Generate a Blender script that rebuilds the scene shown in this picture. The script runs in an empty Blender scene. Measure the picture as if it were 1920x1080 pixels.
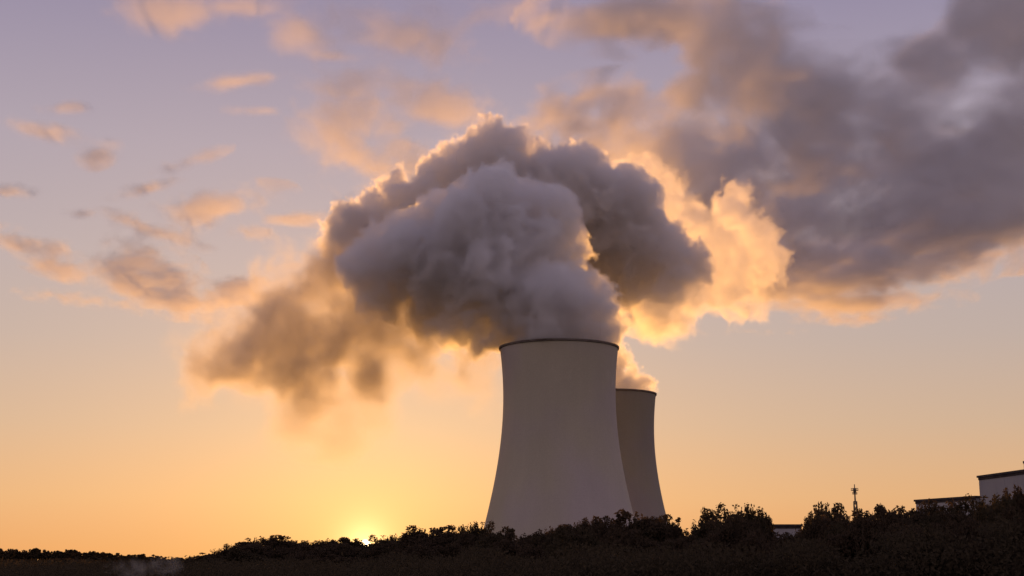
import bpy, bmesh, math, random
import numpy as np
from mathutils import Vector, Matrix

R = math.radians
scene = bpy.context.scene
COL = scene.collection

# ------------------------------------------------------------------ camera, sky, sun, exposure
FPX = 2530.0                       # focal length in pixels of a 1920 wide picture
PITCH = R(11.4)
EYE = Vector((0, 0, 1.7))
cam_d = bpy.data.cameras.new("camera")
cam = bpy.data.objects.new("camera", cam_d)
COL.objects.link(cam)
cam.location = EYE
cam.rotation_euler = (R(90) + PITCH, 0, 0)
cam_d.sensor_width = 36.0
cam_d.lens = 36.0 * FPX / 1920.0
cam_d.clip_start = 0.5
cam_d.clip_end = 60000
scene.camera = cam

scene.view_settings.view_transform = 'Standard'
scene.view_settings.look = 'None'
scene.view_settings.exposure = 0.0
scene.view_settings.gamma = 1.0
scene.view_settings.use_curve_mapping = False
scene.render.engine = 'CYCLES'
cy = scene.cycles
cy.use_denoising = True
cy.use_adaptive_sampling = True
cy.adaptive_threshold = 0.02
cy.max_bounces = 16
cy.diffuse_bounces = 3
cy.glossy_bounces = 2
cy.transmission_bounces = 2
cy.volume_bounces = 14
cy.transparent_max_bounces = 8
cy.volume_step_rate = 1.0
cy.volume_max_steps = 512
cy.sample_clamp_indirect = 8.0
cy.sample_clamp_direct = 0.0

def lin(c):
    return tuple(((v / 255.0) / 12.92 if v / 255.0 <= 0.04045 else ((v / 255.0 + 0.055) / 1.055) ** 2.4) for v in c)

def lin4(c):
    return lin(c) + (1.0,)

SUN_AZ, SUN_EL = R(-6.1), R(0.58)   # azimuth from +Y, towards +X positive
SUN_DIR = Vector((math.sin(SUN_AZ) * math.cos(SUN_EL), math.cos(SUN_AZ) * math.cos(SUN_EL), math.sin(SUN_EL)))

def pt(px, py, Y):
    """world point seen at photograph pixel (px, py) at the distance y = Y"""
    dx, dy = (px - 960) / FPX, (540 - py) / FPX
    d = Vector((dx, math.cos(PITCH) - dy * math.sin(PITCH), math.sin(PITCH) + dy * math.cos(PITCH)))
    return EYE + d * ((Y - EYE.y) / d.y)

def build_world():
    w = bpy.data.worlds.new("World")
    scene.world = w
    w.use_nodes = True
    nt = w.node_tree
    nt.nodes.clear()
    N, L = nt.nodes.new, nt.links.new
    out = N('ShaderNodeOutputWorld')
    bg = N('ShaderNodeBackground')
    L(bg.outputs[0], out.inputs[0])
    tc = N('ShaderNodeTexCoord')
    sep = N('ShaderNodeSeparateXYZ')
    L(tc.outputs['Generated'], sep.inputs[0])
    # the physical twilight sky
    sky = N('ShaderNodeTexSky')
    sky.sky_type = 'NISHITA'
    sky.sun_disc = False
    sky.sun_elevation = SUN_EL
    sky.sun_rotation = SUN_AZ
    sky.dust_density = 3.0

    def math_(op, a, b=None, c=None, clamp=False):
        m = N('ShaderNodeMath'); m.operation = op; m.use_clamp = clamp
        for i, v in enumerate((a, b, c)):
            if v is None: continue
            if isinstance(v, (int, float)): m.inputs[i].default_value = v
            else: L(v, m.inputs[i])
        return m.outputs[0]

    def ramp(fac, stops):
        r = N('ShaderNodeValToRGB')
        e = r.color_ramp.elements
        while len(e) > 1: e.remove(e[-1])
        e[0].position, e[0].color = stops[0][0], lin4(stops[0][1])
        for p, c in stops[1:]:
            q = e.new(p); q.color = lin4(c)
        L(fac, r.inputs[0])
        return r.outputs[0]

    def mix(fac, a, b, kind='MIX'):
        m = N('ShaderNodeMix'); m.data_type = 'RGBA'; m.blend_type = kind
        if isinstance(fac, (int, float)): m.inputs[0].default_value = fac
        else: L(fac, m.inputs[0])
        for i, v in ((6, a), (7, b)):
            if isinstance(v, tuple): m.inputs[i].default_value = v
            else: L(v, m.inputs[i])
        return m.outputs[2]

    z = math_('MAXIMUM', sep.outputs[2], 0.0)
    el = math_('DIVIDE', math_('ARCSINE', z), R(60), clamp=True)      # 0..1 over 60 degrees
    def E(deg): return deg / 60.0
    west = ramp(el, [(E(0), (233, 163, 98)), (E(2.5), (222, 174, 126)), (E(5.5), (203, 173, 147)), (E(9), (187, 169, 161)),
                     (E(12.5), (180, 166, 168)), (E(17), (170, 158, 170)), (E(23), (147, 137, 162)), (E(34), (132, 124, 150)), (1.0, (122, 118, 146))])
    east = ramp(el, [(E(0), (166, 142, 136)), (E(8), (172, 148, 144)), (E(20), (164, 143, 147)), (E(45), (140, 128, 146)), (1.0, (122, 118, 146))])
    facing = math_('MULTIPLY_ADD', sep.outputs[1], 0.5, 0.5)
    fw = N('ShaderNodeMapRange'); fw.interpolation_type = 'SMOOTHSTEP'
    L(facing, fw.inputs[0]); fw.inputs[1].default_value = 0.2; fw.inputs[2].default_value = 0.95
    base = mix(fw.outputs[0], east, west)
    # glow of the air round the setting sun
    dt = N('ShaderNodeVectorMath'); dt.operation = 'DOT_PRODUCT'
    nv = N('ShaderNodeVectorMath'); nv.operation = 'NORMALIZE'
    L(tc.outputs['Generated'], nv.inputs[0]); L(nv.outputs[0], dt.inputs[0]); dt.inputs[1].default_value = SUN_DIR
    ang = math_('MULTIPLY', math_('ARCCOSINE', math_('MINIMUM', dt.outputs['Value'], 1.0)), 180 / math.pi)
    def glow(width, power):
        return math_('EXPONENT', math_('MULTIPLY', math_('POWER', math_('DIVIDE', ang, width), power), -1.0))
    def scaled(fac, col):
        v = N('ShaderNodeVectorMath'); v.operation = 'SCALE'
        v.inputs[0].default_value = col
        L(fac, v.inputs[3])
        return v.outputs[0]
    def add(a, b):
        v = N('ShaderNodeVectorMath'); v.operation = 'ADD'; L(a, v.inputs[0]); L(b, v.inputs[1]); return v.outputs[0]
    tot = base
    tot = add(tot, scaled(glow(13.0, 1.6), (0.22, 0.13, 0.035)))
    tot = add(tot, scaled(glow(3.4, 1.3), (0.26, 0.20, 0.03)))
    tot = add(tot, scaled(glow(0.85, 1.5), (0.9, 0.62, 0.28)))
    tot = add(tot, scaled(glow(0.22, 6.0), (12.0, 8.5, 4.5)))
    # a little of the physical sky keeps its horizon colour
    nis = N('ShaderNodeVectorMath'); nis.operation = 'SCALE'; L(sky.outputs[0], nis.inputs[0]); nis.inputs[3].default_value = 0.02
    tot = add(tot, nis.outputs[0])
    # background strength 0.1 with the sky's radiance in its own units
    sc = N('ShaderNodeVectorMath'); sc.operation = 'SCALE'; L(tot, sc.inputs[0]); sc.inputs[3].default_value = 10.0
    L(sc.outputs[0], bg.inputs[0])
    bg.inputs[1].default_value = 0.1
    w.cycles.sampling_method = 'MANUAL'
    w.cycles.sample_map_resolution = 512

build_world()

sun_d = bpy.data.lights.new("sun", 'SUN')
sun_d.energy = 3.8
sun_d.angle = R(0.5)
sun_d.color = (1.0, 0.45, 0.10)
sun = bpy.data.objects.new("sun", sun_d)
COL.objects.link(sun)
sun.rotation_euler = (-SUN_DIR).to_track_quat('-Z', 'Y').to_euler()
sun.location = SUN_DIR * 5000

# ------------------------------------------------------------------ helpers
def tag(o, label=None, cat=None, group=None, kind=None):
    if label: o['label'] = label
    if cat: o['category'] = cat
    if group: o['group'] = group
    if kind: o['kind'] = kind
    return o

def empty(name, loc):
    o = bpy.data.objects.new(name, None)
    COL.objects.link(o)
    o.location = loc
    return o

def link_mesh(name, me, mat, parent=None):
    o = bpy.data.objects.new(name, me)
    if mat: 
        if not me.materials: me.materials.append(mat)
    COL.objects.link(o)
    if parent: o.parent = parent
    return o

def bm_obj(name, bm, mat, parent=None, smooth=False):
    me = bpy.data.meshes.new(name)
    bm.normal_update()
    bm.to_mesh(me); bm.free()
    if smooth:
        for p in me.polygons: p.use_smooth = True
    return link_mesh(name, me, mat, parent)

def add_box(bm, x0, x1, y0, y1, z0, z1, M=None):
    v = [bm.verts.new((x, y, z)) for z in (z0, z1) for y in (y0, y1) for x in (x0, x1)]
    for f in ((0, 2, 3, 1), (4, 5, 7, 6), (0, 1, 5, 4), (2, 6, 7, 3), (0, 4, 6, 2), (1, 3, 7, 5)):
        bm.faces.new([v[i] for i in f])
    if M is not None:
        for q in v: q.co = M @ q.co
    return v

def add_bar(bm, a, b, r0, r1=None, n=6):
    r1 = r0 if r1 is None else r1
    a, b = Vector(a), Vector(b)
    d = (b - a).normalized()
    u = d.orthogonal().normalized(); w = d.cross(u)
    ra = [bm.verts.new(a + (u * math.cos(t) + w * math.sin(t)) * r0) for t in [2 * math.pi * i / n for i in range(n)]]
    rb = [bm.verts.new(b + (u * math.cos(t) + w * math.sin(t)) * r1) for t in [2 * math.pi * i / n for i in range(n)]]
    for i in range(n):
        j = (i + 1) % n
        bm.faces.new((ra[i], ra[j], rb[j], rb[i]))
    bm.faces.new(ra[::-1]); bm.faces.new(rb)

def mat_noise(name, c0, c1, scale=1.0, rough=0.9, detail=6.0, stretch=(1, 1, 1), c2=None, scale2=0.1, translucent=0.0):
    m = bpy.data.materials.new(name); m.use_nodes = True
    nt = m.node_tree; N, L = nt.nodes.new, nt.links.new
    p = nt.nodes['Principled BSDF']
    p.inputs['Roughness'].default_value = rough
    p.inputs['Specular IOR Level'].default_value = 0.2 if rough < 0.97 else 0.0
    tc = N('ShaderNodeTexCoord'); mp = N('ShaderNodeMapping'); mp.inputs['Scale'].default_value = stretch
    L(tc.outputs['Object'], mp.inputs[0])
    n = N('ShaderNodeTexNoise'); n.inputs['Scale'].default_value = scale; n.inputs['Detail'].default_value = detail
    L(mp.outputs[0], n.inputs['Vector'])
    r = N('ShaderNodeValToRGB'); e = r.color_ramp.elements
    e[0].position, e[0].color = 0.35, c0 + (1,)
    e[1].position, e[1].color = 0.65, c1 + (1,)
    L(n.outputs[0], r.inputs[0])
    colour = r.outputs[0]
    if c2:
        n2 = N('ShaderNodeTexNoise'); n2.inputs['Scale'].default_value = scale2; n2.inputs['Detail'].default_value = 4
        L(tc.outputs['Object'], n2.inputs['Vector'])
        mr = N('ShaderNodeMapRange'); L(n2.outputs[0], mr.inputs[0]); mr.inputs[1].default_value = 0.42; mr.inputs[2].default_value = 0.62
        mx = N('ShaderNodeMix'); mx.data_type = 'RGBA'; L(mr.outputs[0], mx.inputs[0]); L(colour, mx.inputs[6]); mx.inputs[7].default_value = c2 + (1,)
        colour = mx.outputs[2]
    L(colour, p.inputs['Base Color'])
    if translucent:
        out = nt.nodes['Material Output']
        tr = N('ShaderNodeBsdfTranslucent'); L(colour, tr.inputs[0])
        ms = N('ShaderNodeMixShader'); ms.inputs[0].default_value = translucent
        L(p.outputs[0], ms.inputs[1]); L(tr.outputs[0], ms.inputs[2]); L(ms.outputs[0], out.inputs[0])
    return m

# ------------------------------------------------------------------ ground
M_GROUND = mat_noise("ground_soil", (0.030, 0.028, 0.018), (0.060, 0.055, 0.030), 0.4, 1.0, c2=(0.05, 0.045, 0.03), scale2=0.03)
bm = bmesh.new()
NG = 64
ring = []
radii = [0, 30, 60, 90, 120, 150, 200, 260, 350, 500, 800, 1500, 3000, 8000, 25000]
centre = bm.verts.new((0, 0, 0))
prev = None
for r in radii[1:]:
    cur = []
    for i in range(NG):
        a = 2 * math.pi * i / NG
        x, y = r * math.sin(a), r * math.cos(a)
        h = 0.0
        if r < 400: h = 0.25 * math.sin(x * 0.07) * math.cos(y * 0.05)
        cur.append(bm.verts.new((x, y, h)))
    for i in range(NG):
        j = (i + 1) % NG
        if prev is None: bm.faces.new((centre, cur[j], cur[i]))
        else: bm.faces.new((prev[i], prev[j], cur[j], cur[i]))
    prev = cur
g = bm_obj("ground", bm, M_GROUND, smooth=True)
tag(g, kind='structure')

# ------------------------------------------------------------------ cooling towers
def concrete(name, tone):
    m = bpy.data.materials.new(name); m.use_nodes = True
    nt = m.node_tree; N, L = nt.nodes.new, nt.links.new
    p = nt.nodes['Principled BSDF']; p.inputs['Roughness'].default_value = 0.88; p.inputs['Specular IOR Level'].default_value = 0.25
    tc = N('ShaderNodeTexCoord')
    def noise(scale, stretch, detail=5):
        mp = N('ShaderNodeMapping'); mp.inputs['Scale'].default_value = stretch; L(tc.outputs['Object'], mp.inputs[0])
        n = N('ShaderNodeTexNoise'); n.inputs['Scale'].default_value = scale; n.inputs['Detail'].default_value = detail
        L(mp.outputs[0], n.inputs['Vector']); return n.outputs[0]
    def rng(v, a, b, c, d):
        r = N('ShaderNodeMapRange'); L(v, r.inputs[0])
        for i, q in enumerate((a, b, c, d)): r.inputs[i + 1].default_value = q
        return r.outputs[0]
    def mul(a, b):
        q = N('ShaderNodeMath'); q.operation = 'MULTIPLY'; L(a, q.inputs[0]); L(b, q.inputs[1]); return q.outputs[0]
    streak = rng(noise(0.22, (1, 1, 0.05)), 0.35, 0.7, 0.98, 1.015)
    patch = rng(noise(0.03, (1, 1, 0.5), 3), 0.35, 0.65, 0.94, 1.04)
    fine = rng(noise(1.4, (1, 1, 1)), 0.3, 0.7, 0.95, 1.05)
    # pour lifts every 1.4 m
    sp = N('ShaderNodeSeparateXYZ'); L(tc.outputs['Object'], sp.inputs[0])
    w = N('ShaderNodeMath'); w.operation = 'FRACT'
    d = N('ShaderNodeMath'); d.operation = 'DIVIDE'; L(sp.outputs[2], d.inputs[0]); d.inputs[1].default_value = 1.4
    L(d.outputs[0], w.inputs[0])
    lift = rng(w.outputs[0], 0.0, 0.08, 0.93, 1.0)
    f = mul(mul(streak, patch), mul(fine, lift))
    warm = N('ShaderNodeMix'); warm.data_type = 'RGBA'
    L(rng(noise(0.018, (1, 1, 0.7), 3), 0.4, 0.6, 0, 1), warm.inputs[0])
    warm.inputs[6].default_value = (tone * 1.10, tone * 1.01, tone * 0.80, 1); warm.inputs[7].default_value = (tone * 1.06, tone * 0.95, tone * 0.92, 1)
    v = N('ShaderNodeVectorMath'); v.operation = 'SCALE'; L(warm.outputs[2], v.inputs[0]); L(f, v.inputs[3])
    L(v.outputs[0], p.inputs['Base Color'])
    return m

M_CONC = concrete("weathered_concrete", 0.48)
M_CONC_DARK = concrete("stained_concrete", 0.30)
M_RIM = mat_noise("rim_concrete", (0.14, 0.115, 0.10), (0.20, 0.17, 0.15), 0.3)

T_THROAT, T_Z, T_B, T_H = 33.0, 95.0, 84.6, 124.6
def tower_radius(z):
    return T_THROAT * math.sqrt(1 + ((z - T_Z) / T_B) ** 2)

def cooling_tower(loc, label, mat):
    root = empty("cooling_tower", loc)
    tag(root, label, "cooling tower", "cooling towers")
    bm = bmesh.new()
    n = 160
    zs = [9 + (T_H - 9) * i / 60 for i in range(61)]
    prof = [(tower_radius(z), z) for z in zs] + [(tower_radius(z) - 0.9, z) for z in reversed(zs)]
    rings = [[bm.verts.new((r * math.cos(2 * math.pi * i / n), r * math.sin(2 * math.pi * i / n), z)) for i in range(n)] for r, z in prof]
    for k in range(len(rings)):
        a, b = rings[k], rings[(k + 1) % len(rings)]
        for i in range(n):
            j = (i + 1) % n
            bm.faces.new((a[i], a[j], b[j], b[i]))
    bm_obj("shell", bm, mat, root, smooth=True)
    # stiffening ring at the top
    bm = bmesh.new()
    r = tower_radius(T_H)
    prof = [(r + 0.002, T_H - 1.1), (r + 0.55, T_H - 0.9), (r + 0.6, T_H + 0.25), (r - 1.2, T_H + 0.25), (r - 1.2, T_H + 0.003), (r - 0.5, T_H + 0.003)]
    rings = [[bm.verts.new((q * math.cos(2 * math.pi * i / n), q * math.sin(2 * math.pi * i / n), z)) for i in range(n)] for q, z in prof]
    for k in range(len(rings)):
        a, b = rings[k], rings[(k + 1) % len(rings)]
        for i in range(n):
            j = (i + 1) % n
            bm.faces.new((a[i], a[j], b[j], b[i]))
    bm_obj("rim", bm, M_RIM, root)
    # raking columns that carry the shell
    bm = bmesh.new()
    r0, r1 = tower_radius(0) + 0.5, tower_radius(9) - 0.45
    for i in range(48):
        a = 2 * math.pi * i / 48
        for s in (-1, 1):
            b = a + s * math.pi / 48
            add_bar(bm, (r0 * math.cos(a), r0 * math.sin(a), 0), (r1 * math.cos(b), r1 * math.sin(b), 9.0), 0.5, 0.45, 8)
    bm_obj("raking_columns", bm, mat, root)
    return root

TOWER1 = pt(1048, 648, 790); TOWER1.z = 0
TOWER2 = pt(1143, 746, 1018); TOWER2.z = 0
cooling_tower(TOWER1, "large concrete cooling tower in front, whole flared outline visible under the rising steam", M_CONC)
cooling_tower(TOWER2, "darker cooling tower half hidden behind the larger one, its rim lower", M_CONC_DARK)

# ------------------------------------------------------------------ buildings and mast on the right
M_CLAD = mat_noise("grey_cladding", (0.30, 0.29, 0.32), (0.36, 0.35, 0.38), 0.15, 0.6, stretch=(1, 1, 0.1))
M_CLAD2 = mat_noise("pale_cladding", (0.38, 0.37, 0.40), (0.44, 0.43, 0.46), 0.15, 0.6, stretch=(1, 1, 0.1))
M_TRIM = mat_noise("dark_roof_trim", (0.05, 0.04, 0.045), (0.08, 0.065, 0.065), 0.5)
M_STEEL = mat_noise("weathered_steel", (0.10, 0.09, 0.085), (0.16, 0.14, 0.13), 0.8, 0.6)
M_GLASS = bpy.data.materials.new("dark_glass"); M_GLASS.use_nodes = True
M_GLASS.node_tree.nodes['Principled BSDF'].inputs['Base Color'].default_value = (0.03, 0.035, 0.05, 1)
M_GLASS.node_tree.nodes['Principled BSDF'].inputs['Roughness'].default_value = 0.15

def hall(name, label, A, B, depth, top, wall_mat, ribs):
    """a hall whose seen wall runs from A to B (ground points), going DEPTH metres back to the right"""
    A, B = Vector((A[0], A[1], 0)), Vector((B[0], B[1], 0))
    d = (B - A); ln = d.length; d.normalize()
    back = Vector((-d.y, d.x, 0))
    M = Matrix((( d.x, back.x, 0, A.x), (d.y, back.y, 0, A.y), (0, 0, 1, 0), (0, 0, 0, 1)))
    root = empty(name, A); tag(root, label, "building")
    MW = M; M = Matrix.Translation(-A) @ MW
    bm = bmesh.new(); add_box(bm, 0, ln, 0, depth, 0, top, M)
    bm_obj("wall", bm, wall_mat, root)
    bm = bmesh.new()
    for k in range(ribs + 1):                      # standing seams of the cladding
        x = ln * k / ribs
        add_box(bm, x - 0.03, x + 0.03, -0.025, -0.003, 0, top - 0.9, M)
    bm_obj("cladding_seams", bm, wall_mat, root)
    bm = bmesh.new(); add_box(bm, -0.35, ln + 0.35, -0.35, depth + 0.35, top + 0.003, top + 0.45, M)
    add_box(bm, -0.12, ln + 0.12, -0.12, -0.004, top - 0.55, top, M)
    bm_obj("roof", bm, M_TRIM, root)
    return root, M

A0, A1, A2 = pt(1717, 937, 321), pt(1835, 931, 300), pt(1835, 892, 300)
A3 = pt(1990, 880, 264)
main, MM = hall("turbine_hall", "tall grey hall with a dark flat roof edge rising behind the trees on the hillside", (A2.x, A2.y), (A3.x, A3.y), 45, A2.z - 0.45, M_CLAD, 9)
bm = bmesh.new()
pp = pt(1916, 880, 283); q = pp - main.location
add_bar(bm, (q.x + 0.6, q.y, A2.z - 0.1), (q.x + 0.6, q.y, A2.z + 1.6), 0.16, 0.12, 8)
add_bar(bm, (q.x + 0.6, q.y, A2.z + 1.5), (q.x + 0.6, q.y, A2.z + 2.0), 0.3, 0.3, 8)
bm_obj("vent_pipe", bm, M_STEEL, main)
hall("annex_hall", "low pale annex with dark roof edge adjoining the tall grey hall", (A0.x, A0.y), (A1.x - 0.4, A1.y + 1.0), 30, A0.z - 0.45, M_CLAD2, 12)

hb0, hb1 = pt(1448, 983, 330), pt(1502, 983, 330)
hut, MH = hall("plant_hut", "small grey flat roofed hut peeping out between the bushes", (hb0.x, hb0.y), (hb1.x, hb1.y), 5, hb0.z - 0.45, M_CLAD2, 4)
bm = bmesh.new(); add_box(bm, 3.4, 4.4, -0.08, -0.02, 4.6, 5.9, MH); bm_obj("window", bm, M_GLASS, hut)

# lattice mast with two platforms
mb = pt(1607, 1010, 350); mast = empty("lattice_mast", (mb.x, mb.y, 0))
tag(mast, "thin lattice radio mast with two platforms standing between bushes", "mast")
mt = pt(1604, 908, 350).z
bm = bmesh.new()
W0, W1, HL = 0.62, 0.34, mt - 4.3
def leg_at(k, z):
    w = W0 + (W1 - W0) * z / HL
    return Vector(((w if k in (0, 1) else -w), (w if k in (1, 2) else -w), z))
for k in range(4): add_bar(bm, leg_at(k, 0), leg_at(k, HL), 0.12, 0.10, 5)
bm_obj("mast_legs", bm, M_STEEL, mast)
bm = bmesh.new()
nb = 14
for s in range(nb):
    z0, z1 = HL * s / nb, HL * (s + 1) / nb
    for k in range(4):
        j = (k + 1) % 4
        add_bar(bm, leg_at(k, z0), leg_at(j, z1), 0.07, 0.07, 4)
        add_bar(bm, leg_at(j, z0), leg_at(k, z1), 0.07, 0.07, 4)
bm_obj("bracing", bm, M_STEEL, mast)
for z, r in ((pt(1604, 926, 350).z, 0.62), (pt(1604, 919, 350).z, 0.95)):
    bm = bmesh.new()
    n = 16
    for (ra, rb, za, zb) in ((0.2, r, z - 0.12, z + 0.06),):
        v0 = [bm.verts.new((rb * math.cos(2 * math.pi * i / n), rb * math.sin(2 * math.pi * i / n), za)) for i in range(n)]
        v1 = [bm.verts.new((rb * math.cos(2 * math.pi * i / n), rb * math.sin(2 * math.pi * i / n), zb)) for i in range(n)]
        for i in range(n): bm.faces.new((v0[i], v0[(i + 1) % n], v1[(i + 1) % n], v1[i]))
        bm.faces.new(v0[::-1]); bm.faces.new(v1)
    for i in range(8):
        a = 2 * math.pi * i / 8
        add_bar(bm, (r * 0.95 * math.cos(a), r * 0.95 * math.sin(a), z + 0.06), (r * 0.95 * math.cos(a), r * 0.95 * math.sin(a), z + 0.45), 0.035, 0.035, 4)
        b = 2 * math.pi * (i + 1) / 8
        add_bar(bm, (r * 0.95 * math.cos(a), r * 0.95 * math.sin(a), z + 0.45), (r * 0.95 * math.cos(b), r * 0.95 * math.sin(b), z + 0.45), 0.05, 0.05, 4)
    bm_obj("platform", bm, M_STEEL, mast)
bm = bmesh.new(); add_bar(bm, (0, 0, HL - 0.3), (0, 0, mt), 0.22, 0.10, 6); add_bar(bm, (0, 0, HL + 2.0), (0, 0, HL + 3.2), 0.38, 0.38, 8)
bm_obj("antenna", bm, M_STEEL, mast)
zz = pt(1604, 960, 350).z
bm = bmesh.new(); add_bar(bm, (0, 0, zz), (1.5, 0, zz + 0.1), 0.09, 0.07, 5); add_bar(bm, (1.5, 0, zz - 0.4), (1.5, 0, zz + 0.6), 0.14, 0.14, 6)
bm_obj("side_arm", bm, M_STEEL, mast)

# ------------------------------------------------------------------ trees and bushes
M_LEAF = [mat_noise("leaf_green", (0.066, 0.052, 0.034), (0.080, 0.062, 0.040), 0.8, 1.0, translucent=0.35),
          mat_noise("leaf_olive", (0.074, 0.054, 0.037), (0.088, 0.063, 0.044), 0.8, 1.0, translucent=0.35)]
M_BARK = mat_noise("bark", (0.05, 0.038, 0.028), (0.09, 0.07, 0.05), 3.0, 0.95, stretch=(1, 1, 0.2))

def leaf_mesh(name, P, size, rs, up=0.0):
    """one small bent leaf cluster (two triangles) at every point of P"""
    n = len(P)
    a = rs.normal(size=(n, 3)); a[:, 2] += up; a /= np.linalg.norm(a, axis=1)[:, None]
    b = rs.normal(size=(n, 3)); b -= (a * b).sum(1)[:, None] * a; b /= np.linalg.norm(b, axis=1)[:, None]
    c = np.cross(a, b)
    s = (size * rs.uniform(0.6, 1.35, n))[:, None]
    V = np.stack([P - a * s, P + b * s * 0.5 + c * s * 0.12, P + a * s * 1.1, P - b * s * 0.5 + c * s * 0.12], axis=1).reshape(-1, 3)
    me = bpy.data.meshes.new(name)
    me.vertices.add(4 * n); me.vertices.foreach_set("co", V.astype(np.float32).ravel())
    me.loops.add(6 * n); me.polygons.add(2 * n)
    base = np.arange(n)[:, None] * 4
    idx = (base + np.array([[0, 1, 2, 0, 2, 3]])).ravel()
    me.loops.foreach_set("vertex_index", idx.astype(np.int32))
    me.polygons.foreach_set("loop_start", (np.arange(2 * n) * 3).astype(np.int32))
    me.update(calc_edges=True)
    return me

def bush_meshes(seed, spiky, loose, leaves):
    """crown and trunk of a bush one unit high and about one unit wide"""
    rs = np.random.RandomState(seed)
    bm = bmesh.new()
    add_bar(bm, (0, 0, -0.02), (0.01, 0.0, 0.3), 0.035, 0.022, 6)
    pts = []
    nl = 26
    lumps = []
    for i in range(nl):
        a = rs.uniform(0, 2 * math.pi); e = rs.uniform(-0.15, 1.0)
        rad = 0.40 * math.sqrt(max(0.05, 1 - max(e, 0) ** 2)) * rs.uniform(0.35, 1.0)
        c = np.array((rad * math.cos(a), rad * math.sin(a), 0.40 + 0.36 * e * rs.uniform(0.75, 1.0)))
        r = rs.uniform(0.11, 0.21)
        if i < 6:                                   # leaders that break the outline
            c = np.array((rs.uniform(-0.34, 0.34), rs.uniform(-0.34, 0.34), rs.uniform(0.72, 0.93))); r = rs.uniform(0.05, 0.09)
        lumps.append(c)
        k = max(20, int(leaves / nl * (r / 0.14) ** 2))
        d = rs.normal(size=(k, 3)); d /= np.linalg.norm(d, axis=1)[:, None]
        q = c + d * (r * rs.uniform(0.2, 1.0, k) ** 0.5)[:, None] * np.array((1.1, 1.1, 0.8 if not spiky else 1.2))
        if loose: q = q[rs.uniform(size=k) < 0.6]
        pts.append(q)
        add_bar(bm, (0.01, 0, rs.uniform(0.1, 0.3)), tuple(c), 0.014, 0.004, 4)
    # low skirt of leaves
    k = leaves // 3
    a = rs.uniform(0, 2 * math.pi, k); rr = 0.46 * np.sqrt(rs.uniform(0, 1, k))
    pts.append(np.stack([rr * np.cos(a), rr * np.sin(a), rs.uniform(0.02, 0.45, k)], 1))
    # sprigs standing out of the crown
    for i in range(44 if spiky else 26):
        a = rs.uniform(0, 2 * math.pi); rad = 0.40 * rs.uniform(0, 1) ** 0.6
        z0 = 0.52 + 0.22 * (1 - (rad / 0.42) ** 2)
        L_ = rs.uniform(0.08, 0.26) if spiky else rs.uniform(0.06, 0.19)
        tip = np.array((rad * math.cos(a) * 1.15 + rs.normal() * 0.04, rad * math.sin(a) * 1.15, min(z0 + L_, 1.0)))
        root = np.array((rad * math.cos(a), rad * math.sin(a), z0 - 0.1))
        near = min(lumps, key=lambda c: np.linalg.norm(c - root))
        add_bar(bm, tuple(near), tuple(root), 0.006, 0.005, 3)
        add_bar(bm, tuple(root), tuple(tip), 0.005, 0.002, 3)
        k = 26
        t = rs.uniform(0, 1, k)[:, None]
        pts.append(root + (tip - root) * t + rs.normal(size=(k, 3)) * 0.016)
    P = np.concatenate(pts)
    crown = leaf_mesh("crown", P, 0.024, rs, 0.3)
    trunk = bpy.data.meshes.new("trunk"); bm.to_mesh(trunk); bm.free()
    crown.materials.append(M_LEAF[seed % 2]); trunk.materials.append(M_BARK)
    return crown, trunk

VARIANTS = [bush_meshes(100 + k, k in (1, 4, 6), k in (2, 4), 8000) for k in range(8)]

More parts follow.
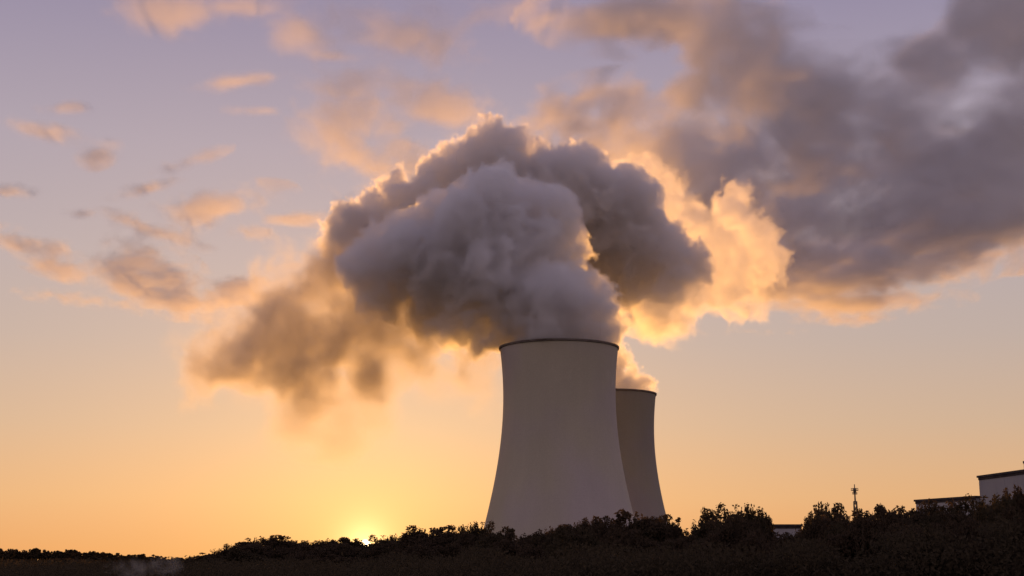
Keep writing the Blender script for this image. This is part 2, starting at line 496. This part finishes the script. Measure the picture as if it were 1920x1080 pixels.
SKY_LINE = [(-200, 1026), (0, 1043), (300, 1049), (350, 1046), (385, 1043), (435, 1032), (505, 1014), (570, 1024), (608, 1018), (655, 1024), (690, 1030), (735, 1013), (790, 998), (840, 999), (890, 996), (935, 1001),
            (985, 1008), (1045, 991), (1110, 982), (1155, 985), (1200, 974), (1245, 983), (1285, 1003), (1345, 975), (1400, 968), (1440, 985), (1490, 982), (1555, 974), (1625, 972), (1690, 957), (1750, 951), (1810, 946), (1870, 937), (1920, 930), (2200, 915)]
BUSHES = [  # x, top y, width in photograph pixels, distance, variant, label
    (352, 1047, 60, 240, 0, "small low bush at the left end of the dark tree line"),
    (392, 1040, 66, 235, 3, "low rounded bush just left of the twiggy sprig bush"),
    (440, 1026, 62, 230, 1, "twiggy bush with sprigs on the left slope of the rounded crown"),
    (505, 1010, 104, 225, 5, "broad rounded tree, the highest crown left of the setting sun"),
    (566, 1021, 56, 228, 4, "thin open bush with sky between its twigs, between two rounded crowns"),
    (612, 1014, 90, 222, 7, "rounded tree second to the left of the setting sun"),
    (656, 1015, 66, 222, 0, "low bush touching the setting sun on its left side"),
    (694, 1017, 54, 222, 2, "sparse low bush right under the glowing sun"),
    (732, 1012, 66, 215, 6, "leafy bush touching the setting sun on its right side"),
    (790, 995, 86, 170, 5, "tall bush on the rise between the sun and the large tower"),
    (842, 996, 84, 165, 3, "wide bush a little left of the large tower's foot"),
    (892, 991, 64, 160, 6, "spiky bush at the left foot of the large tower"),
    (938, 999, 74, 150, 0, "dark bush covering the left corner of the large tower's base"),
    (988, 1006, 70, 135, 7, "lowest bush in the dip in front of the large tower"),
    (1045, 994, 88, 128, 5, "rounded bush under the middle of the large tower"),
    (1108, 986, 84, 122, 1, "spiky topped bush under the right half of the large tower"),
    (1156, 983, 66, 120, 3, "bush under the right edge of the large tower"),
    (1202, 970, 104, 115, 7, "broad bush where the two towers' bases overlap"),
    (1248, 981, 66, 118, 0, "bush at the right foot of the rear tower"),
    (1287, 1000, 62, 118, 2, "low bush in the gap right of the rear tower"),
    (1342, 973, 76, 108, 4, "loose leafy bush on the left of the tall clump past the gap"),
    (1398, 964, 86, 104, 6, "tall ragged bush topping the clump right of the gap"),
    (1437, 991, 34, 104, 3, "low bush left of the small grey hut"),
    (1528, 977, 62, 100, 1, "bush with upright twigs just right of the small grey hut"),
    (1558, 964, 86, 98, 4, "sparse bush with long upright shoots left of the radio mast"),
    (1628, 969, 86, 100, 5, "rounded bush hiding the foot of the radio mast"),
    (1690, 960, 84, 96, 7, "bush on the rising bank just left of the pale annex"),
    (1752, 960, 90, 94, 1, "spiky bush in front of the pale annex's left end"),
    (1812, 961, 96, 92, 0, "dense bush where the annex meets the tall hall"),
    (1868, 950, 100, 90, 6, "ragged bush in front of the tall hall's wall"),
    (1925, 940, 110, 90, 5, "dense bush before the tall hall, cut by the picture's edge")]
rs = np.random.RandomState(5)
for k, (px, py, wd, Y, vi, label) in enumerate(BUSHES):
    p = pt(px, py, Y)
    root = empty("leafy_bush", (p.x, Y, 0.0))
    root.rotation_euler = (0, 0, rs.uniform(0, 6.28))
    w = wd * 1.42 / FPX * (p - EYE).length
    root.scale = (w, w, p.z / 0.85)
    crown, trunk = VARIANTS[vi]
    link_mesh("crown", crown, None, root); link_mesh("trunk", trunk, None, root)
    tag(root, label, "bush" if "bush" in label else "tree", "bushes along the skyline")

# the bushes massed below and before that skyline
for k in range(150):
    px = -120 + 2180 * (k + rs.uniform(0, 1)) / 150
    sky = np.interp(px, [q[0] for q in SKY_LINE], [q[1] for q in SKY_LINE])
    far = np.interp(px, [0, 300, 700, 1000, 1400, 1920], [240, 235, 210, 138, 102, 90])
    top = sky + (rs.uniform(5, 16) if k % 2 else rs.uniform(16, 50))
    if 1680 < px < 1850: top += 20                 # the annex and the hut show over the bushes here
    if 1425 < px < 1520: top += 20
    if top > 1066: continue
    Y = far * (rs.uniform(0.9, 1.0) if k % 2 else rs.uniform(0.62, 0.9))
    p = pt(px, top, Y)
    root = empty("massed_bush", (p.x, Y, 0.0))
    root.rotation_euler = (0, 0, rs.uniform(0, 6.28))
    w = rs.uniform(75, 130) / FPX * (p - EYE).length
    root.scale = (w, w, max(p.z, 1.2) / 0.85)
    crown, trunk = VARIANTS[(0, 3, 5, 7, 6, 1)[rs.randint(6)]]
    link_mesh("crown", crown, None, root); link_mesh("trunk", trunk, None, root)
    tag(root, "dark bush merging into the unbroken mass of foliage below the skyline bushes", "bush", "bushes massed below the skyline")

# far wood on the left
FAR = []
for k in range(5):
    r2 = np.random.RandomState(300 + k)
    pts = []
    for i in range(20):
        z = r2.uniform(0.05, 0.92); rad = 0.42 * (1 - z * 0.62) * r2.uniform(0.2, 1.1)
        a = r2.uniform(0, 6.28)
        c = np.array((rad * math.cos(a), rad * math.sin(a), z * 0.95)); d = r2.normal(size=(70, 3)); d /= np.linalg.norm(d, axis=1)[:, None]
        pts.append(c + d * (r2.uniform(0.05, 0.13) * r2.uniform(0.2, 1, 70) ** 0.5)[:, None])
    me = leaf_mesh("distant_tree", np.concatenate(pts), 0.055, r2); me.materials.append(M_LEAF[k % 2]); FAR.append(me)
for k in range(150):
    px = -30 + 470 * (k + rs.uniform(-0.4, 0.4)) / 150
    top = np.interp(px, [-60, 0, 100, 180, 240, 300, 340, 440], [1024, 1027, 1031, 1035, 1040, 1043, 1049, 1046]) + rs.uniform(-4, 5)
    Y = rs.uniform(820, 960)
    p = pt(px, top, Y)
    o = link_mesh("distant_tree", FAR[rs.randint(5)], None)
    o.location = (p.x, Y, 0); o.rotation_euler = (0, 0, rs.uniform(0, 6.28))
    w = rs.uniform(7.0, 11.0); o.scale = (w, w, p.z)
    tag(o, "tiny far tree in the hazy wood at the left edge", "tree", "trees of the far wood on the left")

# undergrowth: the dark tangle that fills the bank below the bushes
pts = []
for k in range(4600):
    px = rs.uniform(-260, 2180)
    sky = np.interp(px, [q[0] for q in SKY_LINE], [q[1] for q in SKY_LINE])
    far = np.interp(px, [0, 300, 700, 1000, 1400, 1920], [240, 240, 215, 140, 104, 92])
    Y = rs.uniform(55, far + 25)
    top = sky + (30 if px < 1000 else 34) + 9 * math.sin(px / 31.0) + 7 * math.sin(px / 13.0 + Y * 0.05) + abs(rs.normal()) * 22
    c = pt(px, top, Y)
    r = rs.uniform(0.6, 1.9)
    c.z = max(c.z - r, 0.3)
    n = 170
    d = rs.normal(size=(n, 3)); d /= np.linalg.norm(d, axis=1)[:, None]
    q = np.array(c) + d * (r * rs.uniform(0.3, 1, n) ** 0.5)[:, None] * np.array((1.5, 1.2, 0.9))
    pts.append(q)
    n2 = 60                                      # stems and leaves below, down to the soil
    pts.append(np.stack([c.x + rs.normal(size=n2) * r, Y + rs.normal(size=n2) * r, rs.uniform(0, 1, n2) * max(c.z, 0.4)], 1))
P = np.concatenate(pts); P[:, 2] = np.maximum(P[:, 2], 0.05)
me = leaf_mesh("undergrowth", P, 0.095, rs, 0.2)
o = link_mesh("undergrowth", me, M_LEAF[0])
tag(o, "dark tangled undergrowth covering the bank below the bushes", "undergrowth", None, "stuff")

# ------------------------------------------------------------------ volumes: steam and clouds
def hash_perm(seed):
    rs = np.random.RandomState(seed)
    p = rs.permutation(256).astype(np.int32)
    g = rs.normal(size=(256, 3)).astype(np.float32)
    g /= np.linalg.norm(g, axis=1)[:, None]
    return np.concatenate([p, p, p]), g

def perlin(P, seed):
    """gradient noise at the points P (n x 3), about -1..1"""
    perm, g = hash_perm(seed)
    out = np.empty(len(P), np.float32)
    step = 400000
    for s in range(0, len(P), step):
        q = P[s:s + step]
        i = np.floor(q).astype(np.int32)
        f = (q - i).astype(np.float32)
        i &= 255
        u = f * f * f * (f * (f * 6 - 15) + 10)
        acc = np.zeros(len(q), np.float32)
        for dx in (0, 1):
            wx = u[:, 0] if dx else 1 - u[:, 0]
            a = perm[(i[:, 0] + dx) & 255]
            for dy in (0, 1):
                wy = u[:, 1] if dy else 1 - u[:, 1]
                b = perm[a + ((i[:, 1] + dy) & 255)]
                for dz in (0, 1):
                    wz = u[:, 2] if dz else 1 - u[:, 2]
                    h = perm[b + ((i[:, 2] + dz) & 255)]
                    gr = g[h]
                    acc += wx * wy * wz * (gr[:, 0] * (f[:, 0] - dx) + gr[:, 1] * (f[:, 1] - dy) + gr[:, 2] * (f[:, 2] - dz))
        out[s:s + step] = acc * 1.5
    return out

def fbm(P, scale, octaves, seed, gain=0.5, billow=False):
    tot, amp = np.zeros(len(P), np.float32), 1.0
    q = (P / scale).astype(np.float32)
    for k in range(octaves):
        n = perlin(q + 17.3 * k, seed + k)
        tot += amp * ((1 - 2.2 * np.abs(n)) if billow else n)
        amp *= gain; q = q * 2.03
    return tot

def smooth(a, b, x):
    t = np.clip((x - a) / (b - a), 0, 1)
    return t * t * (3 - 2 * t)

def volume_object(name, dens, lo, vox, mat):
    """an object whose voxel grid carries the array DENS (nx, ny, nz), first voxel at LO"""
    nx, ny, nz = dens.shape
    me = bpy.data.meshes.new(name)
    me.vertices.add(nx * ny * nz)
    at = me.attributes.new("density", 'FLOAT', 'POINT')
    at.data.foreach_set("value", np.ascontiguousarray(dens, np.float32).ravel())
    o = link_mesh(name, me, mat)
    ng = bpy.data.node_groups.new(name + "_grid", 'GeometryNodeTree')
    ng.interface.new_socket("Geometry", in_out='INPUT', socket_type='NodeSocketGeometry')
    ng.interface.new_socket("Geometry", in_out='OUTPUT', socket_type='NodeSocketGeometry')
    N, L = ng.nodes.new, ng.links.new
    gi, go = N('NodeGroupInput'), N('NodeGroupOutput')
    vc = N('GeometryNodeVolumeCube')
    hi = [lo[k] + (dens.shape[k] - 1) * vox[k] for k in range(3)]
    vc.inputs['Min'].default_value = lo; vc.inputs['Max'].default_value = hi
    for k, ax in enumerate('XYZ'): vc.inputs['Resolution ' + ax].default_value = dens.shape[k]
    pos, sep = N('GeometryNodeInputPosition'), N('ShaderNodeSeparateXYZ')
    L(pos.outputs[0], sep.inputs[0])
    idx = None
    for k, stride in enumerate((ny * nz, nz, 1)):
        s = N('ShaderNodeMath'); s.operation = 'SUBTRACT'; L(sep.outputs[k], s.inputs[0]); s.inputs[1].default_value = lo[k]
        d = N('ShaderNodeMath'); d.operation = 'DIVIDE'; L(s.outputs[0], d.inputs[0]); d.inputs[1].default_value = vox[k]
        fi = N('FunctionNodeFloatToInt'); fi.rounding_mode = 'ROUND'; L(d.outputs[0], fi.inputs[0])
        m = N('FunctionNodeIntegerMath'); m.operation = 'MULTIPLY'; L(fi.outputs[0], m.inputs[0]); m.inputs[1].default_value = stride
        if idx is None: idx = m.outputs[0]
        else:
            a = N('FunctionNodeIntegerMath'); a.operation = 'ADD'; L(idx, a.inputs[0]); L(m.outputs[0], a.inputs[1]); idx = a.outputs[0]
    na = N('GeometryNodeInputNamedAttribute'); na.data_type = 'FLOAT'; na.inputs[0].default_value = "density"
    si = N('GeometryNodeSampleIndex'); si.data_type = 'FLOAT'; si.domain = 'POINT'; si.clamp = True
    L(gi.outputs[0], si.inputs['Geometry'])
    L(na.outputs[0], [s for s in si.inputs if s.name == 'Value' and s.enabled][0])
    L(idx, si.inputs['Index'])
    L([s for s in si.outputs if s.enabled][0], vc.inputs['Density'])
    sm = N('GeometryNodeSetMaterial'); sm.inputs['Material'].default_value = mat
    L(vc.outputs[0], sm.inputs[0]); L(sm.outputs[0], go.inputs[0])
    md = o.modifiers.new("grid", 'NODES'); md.node_group = ng
    return o

def volume_mat(name, colour, aniso, scale=1.0, absorb=None):
    m = bpy.data.materials.new(name); m.use_nodes = True
    nt = m.node_tree; nt.nodes.clear()
    N, L = nt.nodes.new, nt.links.new
    out, pv = N('ShaderNodeOutputMaterial'), N('ShaderNodeVolumePrincipled')
    pv.inputs['Color'].default_value = colour + (1,)
    pv.inputs['Anisotropy'].default_value = aniso
    pv.inputs['Density'].default_value = scale
    pv.inputs['Density Attribute'].default_value = "density"
    L(pv.outputs[0], out.inputs['Volume'])
    return m

rng = np.random.RandomState(11)

def grow(c, r, levels, n=9, out=None, squash=1.0):
    """a billow: a ball with smaller balls budding from it"""
    out = [] if out is None else out
    out.append((np.array(c), r))
    if levels:
        for _ in range(n):
            d = rng.normal(size=3); d /= np.linalg.norm(d)
            k = rng.uniform(0.32, 0.55)
            grow(np.array(c) + d * r * rng.uniform(0.72, 0.95), r * k, levels - 1, n, out)
    return out

def balls(spec, levels):
    res = []
    for px, py, Y, rp in spec:
        p = pt(px, py, Y)
        res += grow((p.x, p.y, p.z), rp / FPX * (p - EYE).length, levels)
    return res

def field(bl, lo, dim, vox):
    F = np.full(dim, -60.0, np.float32)
    for c, r in bl:
        pad = min(16, 1.5 * vox + 12 * vox)
        a = np.maximum(np.floor((c - r - pad - lo) / vox).astype(int), 0)
        b = np.minimum(np.ceil((c + r + pad - lo) / vox).astype(int) + 1, dim)
        if (b <= a).any(): continue
        g = [((np.arange(a[k], b[k]) * vox + lo[k] - c[k]) ** 2).astype(np.float32) for k in range(3)]
        d = r - np.sqrt(g[0][:, None, None] + g[1][None, :, None] + g[2][None, None, :])
        v = F[a[0]:b[0], a[1]:b[1], a[2]:b[2]]
        np.maximum(v, d.astype(np.float32), out=v)
    return F

# (photograph x, y, distance, radius in photograph pixels)
FRONT = [(1048, 652, 790, 86), (1040, 600, 792, 84), (1030, 572, 790, 76), (1036, 552, 766, 52), (1114, 577, 776, 30), (1108, 618, 790, 40), (1122, 634, 790, 18),
         (985, 560, 800, 90), (950, 490, 806, 105), (1000, 440, 815, 74), (900, 440, 812, 90), (860, 500, 812, 104), (780, 480, 818, 78), (830, 425, 822, 58),
         (735, 500, 822, 60), (690, 500, 826, 38), (950, 400, 822, 64), (890, 575, 806, 62), (930, 610, 800, 44), (720, 545, 824, 40)]
BACK = [(1165, 724, 1014, 28), (1190, 730, 1010, 17), (1146, 697, 1014, 26), (1106, 652, 1012, 40), (1100, 600, 1000, 48), (1115, 525, 990, 50), (1185, 472, 985, 76), (1120, 420, 975, 92), (1240, 492, 985, 58), (1150, 405, 980, 66),
        (1020, 390, 965, 102), (925, 345, 955, 84), (925, 285, 950, 40), (955, 298, 952, 40), (840, 362, 950, 62), (768, 396, 945, 60), (712, 420, 942, 52), (668, 445, 940, 46),
        (1080, 352, 970, 46), (1010, 325, 962, 42), (1290, 492, 990, 30), (1165, 532, 990, 36), (1130, 480, 985, 30)]
PALE = [(1180, 335, 1040, 24), (1200, 355, 1040, 34), (1250, 385, 1042, 44), (1300, 410, 1045, 46), (1370, 392, 1048, 42), (1400, 430, 1050, 42), (1340, 460, 1048, 48),
        (1430, 480, 1052, 38), (1380, 500, 1048, 42), (1300, 540, 1040, 50), (1370, 545, 1045, 40), (1250, 585, 1036, 40), (1330, 500, 1040, 46), (1210, 580, 1030, 42), (1250, 548, 955, 26), (1205, 566, 955, 24), (1280, 520, 955, 22), (1230, 600, 960, 22)]
LEFT = [(650, 500, 870, 80), (590, 540, 880, 80), (540, 590, 885, 82), (480, 630, 890, 70), (425, 660, 895, 64), (390, 682, 897, 46), (600, 640, 880, 90), (680, 600, 870, 90),
        (760, 590, 855, 78), (840, 610, 845, 58), (690, 690, 870, 66), (610, 715, 880, 60), (520, 680, 888, 58), (880, 640, 840, 40), (560, 470, 885, 30), (620, 440, 890, 36), (760, 660, 860, 50), (840, 690, 850, 40), (800, 630, 850, 66), (870, 660, 840, 46), (920, 645, 832, 34)]

VEIL = [(470, 730, 892, 60), (560, 770, 888, 66), (640, 770, 880, 70), (720, 750, 872, 66), (800, 730, 862, 60), (870, 720, 850, 56), (330, 640, 900, 50), (340, 590, 905, 40), (900, 760, 850, 40)]
MIST = [(225, 1066, 52, 15), (262, 1062, 52, 17), (298, 1060, 51, 16), (322, 1058, 51, 10), (285, 1050, 52, 9), (200, 1074, 52, 12), (250, 1076, 51, 14)]

def plume(name, label, parts, vox, mat, group="steam plumes over the towers", floor=60.0):
    """PARTS: (spec, budding levels, edge softness m, billow depth m, billow size m, extinction per m, seed, raggedness m)"""
    made = [(balls(p[0], p[1]), p) for p in parts]
    allb = [q for bl, _p in made for q in bl]
    lo = np.min([c - r for c, r in allb], axis=0) - 12 * vox
    hi = np.max([c + r for c, r in allb], axis=0) + 12 * vox
    lo[2] = max(lo[2], floor)
    dim = np.ceil((hi - lo) / vox).astype(int)
    D = np.zeros(dim, np.float32)
    for bl, (spec, lv, soft, amp, scale, dmax, seed, thin) in made:
        F = field(bl, lo, dim, vox)
        mask = F > -(amp * 0.8 + thin * 0.8)
        P = (np.argwhere(mask) * vox + lo).astype(np.float32)
        v = F[mask]
        core = v > soft + 1.5 * amp + thin            # deep inside: no need of noise
        e = ~core
        Pe = P[e]
        warp = np.stack([fbm(Pe, scale * 1.6, 2, seed + 50 + 7 * k) for k in range(3)], axis=1) * scale * 0.3
        n = amp * (0.5 * fbm(Pe + warp, scale, 5, seed, 0.62, billow=True) - 0.30)
        if thin: n = n + thin * fbm(Pe + warp, scale * 2.4, 4, seed + 20, 0.6)
        v[e] += n
        D[mask] = np.maximum(D[mask], dmax * smooth(0, soft, v))
    gx, gy, gz = ((np.arange(dim[k]) * vox + lo[k]) for k in range(3))
    for T in (TOWER1, TOWER2):                      # below a rim the steam stays inside the shell
        d = np.sqrt((gx[:, None] - T.x) ** 2 + (gy[None, :] - T.y) ** 2)
        D[(d > 33.0)[:, :, None] & (d < 70.0)[:, :, None] & (gz[None, None, :] < (T_H + 0.8 - 1.3 * np.maximum(d - 44.0, 0.0))[:, :, None])] = 0.0
    ii = np.argwhere(D > 1e-5)
    a, b = np.maximum(ii.min(0) - 1, 0), np.minimum(ii.max(0) + 2, dim)
    D = D[a[0]:b[0], a[1]:b[1], a[2]:b[2]]
    print("plume", D.shape, D.size)
    o = volume_object(name, D, tuple(float(q) for q in lo + a * vox), (vox,) * 3, mat)
    tag(o, label, "steam plume", group, "stuff")
    return o

M_STEAM = volume_mat("steam_vapour", (0.982, 0.977, 0.977), 0.55)
M_THIN = volume_mat("thinning_vapour", (0.78, 0.755, 0.74), 0.5)
plume("steam_plume", "thick grey steam plume pouring out of the front cooling tower", [(FRONT, 2, 2.0, 12.0, 19.0, 0.235, 3, 0.0)], 1.15, M_STEAM)
plume("steam_plume", "dark steam plume arching up from the rear cooling tower, cream edged on its right",
      [(BACK, 2, 2.2, 13.0, 21.0, 0.22, 4, 2.0), (PALE, 2, 6.0, 13.0, 18.0, 0.060, 5, 11.0)], 1.35, M_STEAM)
plume("steam_plume", "thin orange lit steam drifting down to the left of the towers", [(LEFT, 1, 20.0, 16.0, 30.0, 0.074, 6, 16.0), (VEIL, 1, 30.0, 14.0, 40.0, 0.028, 8, 18.0)], 1.9, M_THIN)

plume("drifting_mist", "pale wisp of mist over the dark bank at the lower left", [(MIST, 1, 0.5, 0.25, 0.6, 0.38, 9, 0.3)], 0.06, M_STEAM, None, -1.0)

# clouds: a broken layer about a kilometre up
LOW_CLOUDS = [  # photograph x, y, half width, half height, turn, weight
    (1560, 285, 235, 125, 0.2, 1.1), (1720, 400, 190, 95, -0.2, 0.95), (1330, 215, 230, 75, -0.3, 1.05), (1150, 205, 130, 50, -0.1, 0.9), (1385, 95, 90, 115, 0.1, 0.95), (1240, 35, 190, 55, 0.0, 0.62),
    (1905, 320, 110, 120, 0.0, 0.9), (1740, 110, 80, 55, 0.2, 0.66), (1580, 500, 230, 55, -0.1, 0.75), (1875, 30, 115, 90, 0.0, 0.85),
    (1440, 420, 150, 115, 0.3, 1.0), (1080, 300, 110, 45, -0.4, 0.55), (1270, 320, 120, 60, 0, 0.6), (1600, 568, 170, 22, -0.05, 0.55), (1820, 455, 150, 30, -0.2, 0.55)]
HIGH_CLOUDS = [
    (320, 25, 95, 36, 0.0, 0.62), (450, 12, 90, 24, 0, 0.6), (550, 68, 85, 38, 0.2, 0.62), (760, 70, 140, 40, 0.2, 0.6), (600, 102, 70, 14, 0.1, 0.6), (650, 165, 85, 34, 0.0, 0.66),
    (700, 262, 140, 80, 0.6, 0.9), (790, 190, 110, 55, 0.3, 0.75), (450, 152, 95, 14, -0.12, 0.7), (485, 208, 50, 10, 0.05, 0.65), (185, 290, 34, 20, -0.3, 0.7), (900, 20, 130, 26, 0.0, 0.45),
    (400, 390, 110, 30, -0.2, 0.75), (275, 518, 92, 46, 0.3, 1.0), (345, 565, 60, 26, 0.2, 0.75), (430, 550, 70, 28, -0.2, 0.85), (75, 245, 80, 16, 0.2, 0.52), (115, 203, 45, 11, 0, 0.48),
    (50, 455, 120, 22, 0.2, 0.56), (110, 505, 70, 18, 0.3, 0.55), (290, 432, 90, 16, 0.3, 0.6), (550, 412, 70, 13, -0.05, 0.62), (490, 435, 60, 16, 0.15, 0.62), (1430, 632, 95, 12, 0, 0.6), (1230, 645, 80, 22, -0.2, 0.5),
    (170, 562, 120, 13, 0.1, 0.5), (360, 300, 60, 12, -0.3, 0.55), (20, 360, 50, 13, 0, 0.55), (155, 400, 30, 10, 0, 0.55), (270, 355, 60, 12, -0.2, 0.5), (1640, 600, 120, 12, 0.0, 0.5), (1800, 480, 90, 14, -0.1, 0.5)]

def build_clouds(label, spec, lo, hi, vox, size, cap, kappa, seed, mat, tilt=0.0):
    lo, hi, vox = np.array(lo), np.array(hi), np.array(vox)
    dim = np.ceil((hi - lo) / vox).astype(int)
    X = (np.arange(dim[0]) * vox[0] + lo[0])[:, None, None]
    Y = (np.arange(dim[1]) * vox[1] + lo[1])[None, :, None]
    Z = (np.arange(dim[2]) * vox[2] + lo[2])[None, None, :]
    Y, Z = Y * math.cos(tilt) - Z * math.sin(tilt), Y * math.sin(tilt) + Z * math.cos(tilt)     # the layer climbs away from us
    cp, sp = math.cos(PITCH), math.sin(PITCH)
    dep = (Y * cp + (Z - EYE.z) * sp).astype(np.float32)
    px = (960 + FPX * X / dep).astype(np.float32)
    py = (540 - FPX * ((Z - EYE.z) * cp - Y * sp) / dep + 0 * X).astype(np.float32)
    C = np.zeros(dim, np.float32)
    for cx, cyy, rx, ry, t, wgt in spec:
        u = (px - cx) * math.cos(t) + (py - cyy) * math.sin(t)
        v = -(px - cx) * math.sin(t) + (py - cyy) * math.cos(t)
        w = (wgt * np.exp(-0.9 * ((u / rx) ** 2 + (v / ry) ** 2))).astype(np.float32)
        C = np.maximum(C, w) + 0.15 * w
    mask = C > 0.10
    P = (np.argwhere(mask) * vox + lo).astype(np.float32)
    Q = P * np.array((1.0, 0.7, 1.35), np.float32)
    warp = np.stack([fbm(Q, 1.3 * size, 2, seed + 40 + 9 * k) for k in range(3)], axis=1) * size * 0.30
    n = 0.62 * fbm(Q + warp, size, 4, seed, 0.62) + 0.5 * fbm(Q * np.array((0.8, 1, 1), np.float32) + warp, size * 0.32, 4, seed + 6, 0.66)
    b = fbm(Q + warp, size * 0.36, 3, seed + 10, 0.55, billow=True)
    h = (P[:, 2] - lo[2]) / (hi[2] - lo[2])
    prof = 1.0 - ((h - 0.45) / 0.55) ** 2
    v = np.minimum(C[mask], cap) + 0.80 * n + 0.12 * b - 0.44 - 0.30 * (1 - prof)
    D = np.zeros(dim, np.float32)
    D[mask] = kappa * smooth(0.0, 0.55, v) * np.clip(0.65 + 0.75 * b, 0.2, 1.3)
    print("clouds", D.shape, D.size)
    o = volume_object("clouds", D, tuple(float(q) for q in lo), tuple(float(q) for q in vox), mat)
    o.rotation_euler = (tilt, 0, 0)
    tag(o, label, "clouds", None, "stuff")

M_CLOUD = volume_mat("cloud_vapour", (0.98, 0.97, 0.97), 0.34)
build_clouds("broken layer of grey cloud with warm undersides on the right of the sky", LOW_CLOUDS, (-600.0, 2050.0, 960.0), (2500.0, 6000.0, 1230.0), (8.0, 11.0, 9.5), 330.0, 0.66, 0.0062, 31, M_CLOUD)
build_clouds("small thin peach lit wisps of cloud high on the left of the sky", HIGH_CLOUDS, (-3700.0, 2850.0, 1100.0), (2700.0, 10600.0, 1250.0), (10.0, 17.0, 12.0), 250.0, 0.80, 0.0023, 55, M_CLOUD, 0.06)
